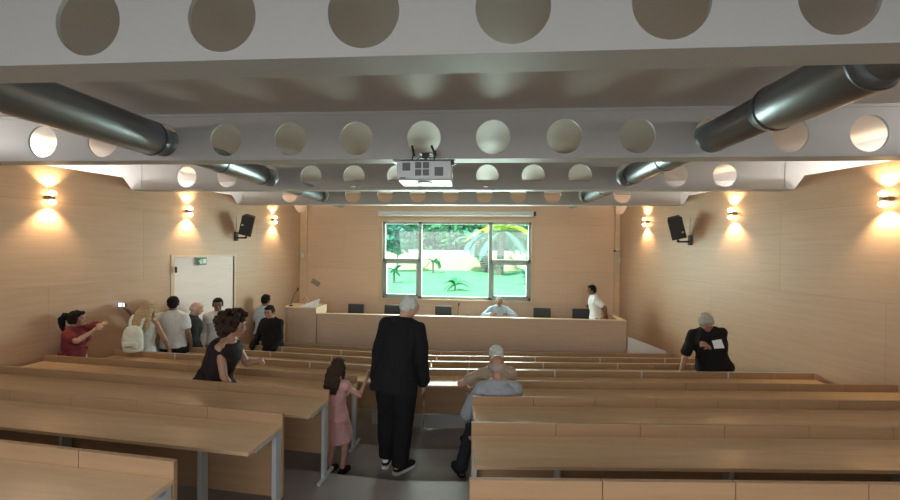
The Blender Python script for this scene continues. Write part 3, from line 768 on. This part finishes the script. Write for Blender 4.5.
    # shoes
    for hj, kn_, an, fd, s, fz in legs:
        sd = fd.cross(V((0, 0, 1))); m = MB(); q = V((an.x, an.y, fz))
        m.tube([q-fd*.075*k+V((0, 0, .048*k)), q-fd*.05*k+V((0, 0, .05*k)), q+fd*.02*k+V((0, 0, .052*k)), q+fd*.09*k+V((0, 0, .040*k)), q+fd*.15*k+V((0, 0, .035*k)), q+fd*.185*k+V((0, 0, .030*k))],
               [(.02*k, .02*k), (.036*k, .036*k), (.042*k, .044*k), (.046*k, .032*k), (.044*k, .025*k), (.02*k, .012*k)], 14, flat=sd)
        m.cap(an+V((0, 0, -.06*k)), an+V((0, 0, -.01*k)), .038*k, .040*k)
        so_ = m.skin('shoe', M[shoes], t, .008, 0, 1, 1)
        m = MB(); pts = [(-.078, .022), (-.06, .036), (.0, .040), (.08, .047), (.15, .044), (.19, .02)]
        m.prism([q+(fd*a+sd*c)*k+V((0, 0, .001)) for a, c in pts]+[q+(fd*a-sd*c)*k+V((0, 0, .001)) for a, c in reversed(pts)], (0, 0, .024*k))
        m.build('sole', M['sole_white' if shoeside else 'shoe_black'], so_)
        if shoeside:
            m = MB(); m.ell(q-fd*.045*k+V((0, 0, .075*k)), (.034*k, .034*k, .028*k)); m.build('heel_patch', M['sole_white'], so_, True)
    return t, (lambda x, y, z: Matrix.Translation(loc) @ Matrix.Rotation(rz, 4, 'Z') @ V((x, y, z))), wr, hp

F3 = floor_z(3); F4 = floor_z(4); F5 = floor_z(5); F6 = floor_z(6); F7 = floor_z(7)
PI = math.pi
# centre: man in a black suit, back to the camera, in the aisle
person('person in a black suit seen from behind, standing in the middle aisle with head bowed', (-.85, 4.0, F3), R(-8), 1.90, lean=.16, side=.10, hip=(0, -.03, 1.07), head=(-.55, .32), hair='thin', hairc='hair_white',
       top='jacket', sleeve='long', topc='suit_black', bottom='trousers', bottomc='suit_black', shoes='shoe_black', shoeside=True, girth=1.0,
       hands=((-.27, .02, .90), (.27, .12, .90)), elbow=((-.3, -1, 0), (.3, -1, 0)), feet=((-.12, .03, 0, .1), (.07, -.06, 0, -.55)), seed=2, vox=.008)
# girl in pink
person('small child with long dark hair in pink near the aisle end of a left desk', (-1.47, 3.83, F3), R(-18), 1.22, child=True, fem=True, lean=.05, head=(.25, .1), hair='long', hairc='hair_brown',
       top='tee', sleeve='none', topc='dress_pink', bottom='dress', bottomc='dress_pink', hands=((-.16, .10, .62), (.25, .20, .98)), elbow=(None, (.6, -.3, -1)), feet=((-.07, 0, 0), (.07, .03, 0)), skin='skin_tan', shoes='shoe_black', seed=4, vox=.008)
# woman in dark tank dress leaning to the right
person('person with big curly dark hair and dark sleeveless top among the left desks', (-2.88, 3.92, F3), R(-82), 1.76, fem=True, lean=.36, side=-.0, hip=(0, -.02, .90), head=(.0, -.18), hair='curly', hairc='hair_brown',
       top='tank', topc='dress_dark', bottom='skirt', bottomc='dress_dark', hands=((-.02, .46, 1.12), (.20, .32, .80)), elbow=((-.6, -.3, -1), (.5, -1, .0)), girth=1.25, feet=((-.1, .0, 0), (.1, -.1, 0)), skin='skin_tan', seed=6, vox=.008)
# seated men on the right of the aisle
sz = .48
person('bald seated person in a grey blue shirt at the right desks aisle end', (.23, 3.74, F3), R(10), 1.74, hip=(0, -.02, sz+.09), lean=.06, head=(-.1, .12), hair='bald', hairc='hair_ash', skin='skin_tan',
       top='shirt', sleeve='long', topc='shirt_greyblue', bottom='trousers', bottomc='trouser_dark', feet=((-.33, .28, 0, .3), (-.10, .36, 0, .1)), hands=((-.27, .24, .62), (.14, .36, .66)), elbow=((-.5, -1, 0), (1, -.3, 0)), girth=1.12, seed=8, vox=.008)
person('person with white hair in beige shirt seated one row ahead of the bald man', (.27, 4.60, F4), R(12), 1.80, hip=(0, -.02, sz+.10), lean=.05, head=(.2, .05), hair='thin', hairc='hair_white', skin='skin_pale',
       top='shirt', sleeve='short', topc='shirt_beige', bottom='trousers', bottomc='navy', feet=((-.30, .30, 0, .2), (.0, .36, 0)), hands=((-.30, .24, .74), (.14, .36, .66)), elbow=((-1, -.2, 0), (1, -.3, 0)), girth=1.05, seed=9)
# man on the right in black
person('person in a loose black t-shirt looking down at papers by right wall', (3.66, 5.98, floor_z(5)), R(155), 1.87, lean=.15, side=.20, head=(.15, .55), hair='full', hairc='hair_grey', skin='skin_tan',
       top='tee', sleeve='elbow', topc='tee_black', bottom='trousers', bottomc='tee_black', hands=((.10, .25, 1.30), (.44, .10, .80)), elbow=((-.7, -1, -.5), (.2, -1, 0)), curl=(1.1, .4), girth=1.18, seed=11, vox=.008)
# seated and standing behind the podium
person('person in a pale shirt seated at the podium below the window', (.57, 9.22, PZ), PI, 1.78, hip=(0, 0, .62), lean=.18, head=(0, .25), hair='short', hairc='hair_grey', skin='skin_tan',
       top='shirt', sleeve='long', topc='shirt_blue', bottom='trousers', bottomc='trouser_grey', hands=((-.20, .42, .98), (.20, .42, .98)), elbow=((-1, -.6, -.4), (1, -.6, -.4)), feet=((-.12, .30, 0), (.12, .30, 0)), girth=1.1, seed=12)
person('person in a white polo shirt standing behind the right end of the podium, facing left', (2.90, 9.22, PZ), R(80), 1.72, lean=.10, head=(0, .05), hair='short', hairc='hair_black', skin='skin_brown',
       top='polo', sleeve='short', topc='polo_white', bottom='trousers', bottomc='trouser_grey', hands=((-.10, -.22, .98), (.10, -.24, .96)), elbow=((-1, -.6, .2), (1, -.6, .2)), seed=13)
# group by the doorway on the left
person('child in a red top with a dark ponytail at the left wall, arms held out', (-5.86, 5.03, floor_z(4)), R(-72), 1.62, child=False, fem=True, lean=.02, head=(.1, .05), hair='pony', hairc='hair_black', skin='skin_tan',
       top='tee', sleeve='short', topc='top_red', bottom='skirt', bottomc='skirt_print', hands=((-.06, .30, 1.36), (.10, .30, 1.31)), elbow=((-1, 0, .0), (1, 0, -.5)), seed=14, hem=.26)
tw, lw, wrw, hpw = person('person with long blond hair wearing a white backpack near the left wall', (-5.54, 5.83, floor_z(5)), R(12), 1.82, fem=True, lean=.04, side=.08, head=(-.2, .08), hair='long', hairc='hair_blond', skin='skin_tan',
       top='tank', topc='shirt_white', bottom='trousers', bottomc='denim', hands=((-.24, .10, .86), (.27, .22, .92)), elbow=((-.6, -1, 0), (.8, -1, 0)), seed=15)
def tl(loc, rz, x, y, z):
    q = Matrix.Rotation(-rz, 3, 'Z') @ (Vector((x, y, z))-Vector(loc)); return tuple(q)
pl_ = (-5.43, 6.32, floor_z(5))
tp, lp, wrp, _ = person('person in a white t-shirt with short dark hair raising a phone towards the left wall', pl_, R(20), 1.84, lean=-.02, head=(.25, 0), hair='short', hairc='hair_black', skin='skin_brown',
       top='tee', sleeve='short', topc='shirt_white', bottom='trousers', bottomc='trouser_dark', hands=(tl(pl_, R(20), -5.79, 5.80, E3-1.10), (.27, .05, .90)), elbow=((-.3, .2, -1), None), seed=16)
person('person with a bald head in a dark shirt standing in front of the pale doorway', (-5.40, 6.62, floor_z(6)), R(-35), 1.86, lean=.16, side=-.03, head=(-.5, .1), hair='bald', hairc='hair_grey', skin='skin_pale',
       top='shirt', sleeve='long', topc='shirt_dark', bottom='trousers', bottomc='trouser_grey', hands=((-.2, .20, .92), (.27, .16, .92)), girth=1.12, seed=17, untucked=.18)
person('person in a white shirt with short dark hair in the doorway group, facing the hall', (-5.16, 7.12, floor_z(6)), R(-150), 1.88, lean=.05, head=(.1, .12), hair='short', hairc='hair_black', skin='skin_brown',
       top='shirt', sleeve='long', topc='shirt_white', bottom='trousers', bottomc='trouser_grey', hands=((-.12, .30, 1.1), (.25, .12, .92)), seed=18)
person('person in a light blue shirt seen from behind beside the raised lectern desk', (-4.98, 8.38, 0), R(-20), 1.94, lean=.08, head=(.35, .1), hair='short', hairc='hair_black', skin='skin_brown',
       top='shirt', sleeve='short', topc='shirt_blue', bottom='trousers', bottomc='navy', hands=(None, (.22, .25, 1.1)), seed=19)
person('person in a black long-sleeved sweater standing before the lectern desk, facing the hall', (-4.18, 7.40, F7), R(172), 1.88, lean=.08, head=(.1, .15), hair='short', hairc='hair_black', skin='skin_tan',
       top='sweater', sleeve='long', topc='tee_black', bottom='trousers', bottomc='trouser_dark', hands=((-.16, .22, .95), (.32, .22, .98)), girth=1.1, seed=20)

# things people carry
t = thing('backpack', 'round-topped white backpack worn on the back of the blond woman', 'backpack', tuple(lw(.0, -.235, 1.20)), R(12))
m = MB()
m.tube([(0, 0, -.20), (0, 0, -.17), (0, -.01, 0), (0, 0, .14), (0, .005, .20), (0, .01, .225)], [(.12, .05), (.15, .075), (.155, .085), (.135, .072), (.09, .05), (.03, .02)], 24, flat=(1, 0, 0))
m.skin('bag_body', M['bag_white'], t, .008, .006, 12, 2)
m = MB(); m.tube([(0, -.055, -.15), (0, -.07, -.12), (0, -.07, -.03), (0, -.055, .0)], [(.09, .02), (.11, .035), (.11, .035), (.09, .02)], 20, flat=(1, 0, 0)); m.build('front_pocket', M['bag_white'], t, True)
m = MB(); m.box(-.05, .05, -.108, -.104, -.1, -.085); m.build('pocket_patch', M['trouser_grey'], t)
for s in (-1, 1):
    m = MB(); m.tube([(s*.08, .05, .17), (s*.095, .09, .30), (s*.10, .17, .37), (s*.105, .28, .34)], [(.022, .006)]*4, 8, flat=(1, 0, 0)); m.build('shoulder_strap', M['bag_white'], t)
hp_ = wrp[0][2]+wrp[0][3]*.13
t = thing('mobile_phone', 'phone with a lit screen held up at arm\'s length near the left wall', 'phone', tuple(lp(hp_.x, hp_.y, hp_.z)), R(-8))
m = MB(); m.box(-.075, .075, -.005, .005, -.038, .038); m.build('case', M['dark'], t, bevel=.004)
m = MB(); m.box(-.062, .066, -.0065, -.005, -.032, .032); m.build('screen', mat('lit phone screen', (.6, .65, .8), .3, emit=(.75, .8, 1), estr=.9), t)
t = thing('papers', 'folded white papers held by the man in black on the right', 'papers', (3.53, 5.66, floor_z(5)+1.36), R(150))
m = MB(); m.prism([(-.07, 0, -.03), (.05, 0, -.06), (.08, .0, .05), (-.03, .0, .09)], (0, .012, 0)); m.build('sheet', M['paper'], t)
# ------------------------------------------------------------------ garden outside the window
GZ = E3-1.8
def gmat(n, c, v=.2, s=6): return mat(n, c, .9, var=v, scale=s, spec=.2)
GL = gmat('lawn', (.17, .50, .27), .3, .9); GC = mat('cream wall', (.80, .68, .46), .8, var=.06, scale=1)
GLEAF = [gmat('leaf green', (.09, .34, .17), .45, 1.5), gmat('leaf blue green', (.11, .33, .26), .4, 1.5), gmat('leaf yellow green', (.55, .62, .08))]
GTR = gmat('bark', (.22, .20, .19), .35, 9)
o = MB().box(-40, 40, YB+.6, 70, GZ-.2, GZ).build('ground_lawn', GL); struct(o)
t = thing('garden_wall', 'cream coloured garden wall across the lawn outside the window', 'wall', (0, 29, GZ))
MB().box(-26, 26, 0, .25, 0, 1.5).build('wall_face', GC, t); MB().box(-26, 26, -.03, .28, 1.5, 1.56).build('coping', M['white'], t)
def leaves(rnd, n, c, r, size, squash=1):
    m = MB()
    for _ in range(n):
        d = Vector((rnd.gauss(0, 1), rnd.gauss(0, 1), rnd.gauss(0, 1))).normalized()*(rnd.random()**.35)
        p = Vector(c)+Vector((d.x*r[0], d.y*r[1], d.z*r[2]))
        a = Vector((rnd.gauss(0, 1), rnd.gauss(0, 1), rnd.gauss(0, .6))).normalized(); b_ = a.cross(Vector((rnd.gauss(0, 1), rnd.gauss(0, 1), rnd.gauss(0, 1)))).normalized()
        s = size*rnd.uniform(.6, 1.3); m.add([p-a*s, p+b_*s*.45, p+a*s, p-b_*s*.45], [(0, 1, 2, 3)])
    return m
def tree(x, y, h, r, k, label, n=2200, trunk=.16, low=.35):
    rnd = random.Random(int(x*10)+k); t = thing('leafy_tree', label, 'tree', (x, y, GZ))
    m = MB(); m.tube([(0, 0, 0), (.05, 0, h*.3), (-.05, .05, h*.6), (0, 0, h*.8)], [trunk, trunk*.8, trunk*.6, trunk*.3], 10)
    for q in range(5):
        a = q*1.3; m.tube([(0, 0, h*.4), (r*.3*math.cos(a), r*.3*math.sin(a), h*.58), (r*.6*math.cos(a), r*.6*math.sin(a), h*.75)], [trunk*.5, trunk*.3, .02], 6)
    m.build('trunk', GTR, t, True)
    m = leaves(rnd, n, (0, 0, h*(low+1)/2), (r, r*.8, h*(1-low)/2), .26); m.build('foliage', GLEAF[k], t)
TR = [(-8.2, 31.5, 5.5, 2.6, 1, 'broad blue green tree at the left edge of the window view'), (-4.6, 32.5, 6.0, 2.5, 0, 'dark green tree beyond the cream wall, left of the middle pane'),
      (-1.2, 31.5, 5.8, 2.4, 0, 'dense dark tree beyond the wall in the middle pane'), (2.4, 33, 6.4, 2.6, 1, 'blue green tree beyond the wall behind the palm'),
      (5.6, 32, 6, 2.5, 0, 'dark tree beyond the wall right of the palm'), (8.8, 33, 6.2, 2.7, 1, 'tree at the far right of the window view')]
for a in TR: tree(*a[:5], a[5], 2600, .18, .15)
tree(-5.6, 26, 3.6, 1.3, 1, 'small loose pale tree standing in front of the cream wall, upper left pane', 700, .06, .35)
def palm(x, y, h, lean, label, n=26, L=2.6, k=2, tr=.22, droop=1.0, old=True):
    rnd = random.Random(int(x*7+h)); t = thing('palm_tree', label, 'palm', (x, y, GZ))
    top = Vector((lean, 0, h)); m = MB()
    m.tube([(0, 0, 0), (lean*.25, 0, h*.35), (lean*.6, 0, h*.7), top], [tr*1.15, tr, tr*.9, tr*1.1], 14)
    for q in range(int(h/.16)):
        z = q*.16/h; c = Vector((lean*z, 0, z*h)); m.tube([c, c+Vector((0, 0, .06)), c+Vector((0, 0, .1))], [tr*1.02, tr*1.22, tr*1.0], 14)
    m.build('trunk', GTR, t)
    for q in range(n):
        a = rnd.uniform(0, 2*math.pi); el = rnd.uniform(-.25, 1.35) if old else rnd.uniform(.2, 1.3); LL = L*rnd.uniform(.8, 1.1)
        m = MB(); p = top.copy(); dz = math.sin(el); dh = math.cos(el); d = Vector((math.cos(a)*dh, math.sin(a)*dh, dz)); pts = [p.copy()]
        N = 14
        for s_ in range(N):
            d = (d+Vector((0, 0, -.13*droop))).normalized(); p = p+d*LL/N; pts.append(p.copy())
            sd = d.cross(Vector((0, 0, 1))).normalized(); ll = LL*.22*math.sin(math.pi*(s_+1.5)/(N+2))
            for sg in (-1, 1):
                for sub in (0, .5):
                    b0 = p-d*LL/N*sub; e = b0+(sd*sg+d*.55+Vector((0, 0, -.35*droop))).normalized()*ll
                    m.add([b0-d*.02, b0+d*.07, e, b0-d*.03], [(0, 1, 2, 3)])
        m.tube(pts, [.022*(1-i_/(N+1))+.004 for i_ in range(N+1)], 5)
        m.build('frond', GLEAF[(k if el > .35 else 1) if old else k], t)
palm(1.55, 24.6, 2.9, .1, 'tall palm with arching yellow green fronds in the right part of the window', 24, 3.1, 2, .22, .75)
palm(3.6, 25.5, 3.2, .1, 'second palm with green fronds at the right edge of the window view', 24, 2.4, 0)
palm(.86, 27.2, 2.3, -.95, 'dark leaning palm trunk left of the tall palm', 14, 1.7, 1, .34)
palm(-.85, 15.3, .22, 0, 'small young palm growing on the lawn in the middle of the window', 9, .62, 0, .035, 1.0, False)
palm(-2.97, 25.6, .75, 0, 'thin young palm before the cream wall in the middle pane', 12, .8, 0, .06, 1.2, False)
palm(-4.05, 18.2, .55, 0, 'little spiky plant on the lawn in the lower left pane', 10, .55, 1, .06, .8, False)
palm(2.45, 18.4, .5, 0, 'spiky plant on the lawn in the lower right pane', 10, .6, 1, .07, .8, False)
# ------------------------------------------------------------------ repeats share a group
GROUPS = dict(bench_desk='long wooden bench desks on the tiers', wall_sconce='up and down wall lamps', perforated_beam='perforated ceiling beams',
              ventilation_duct='round ducts through the beams', wall_speaker='loudspeakers on the side walls', office_chair='black chairs behind the podium',
              gooseneck_microphone='microphones on the podium desks', leafy_tree='trees behind the garden wall', palm_tree='palms in the garden', motion_sensor='small sensors in the back corners')
for o in list(C.objects):
    if o.parent is None and o.name.split('.')[0] in GROUPS and 'label' in o:
        o['group'] = GROUPS[o.name.split('.')[0]]
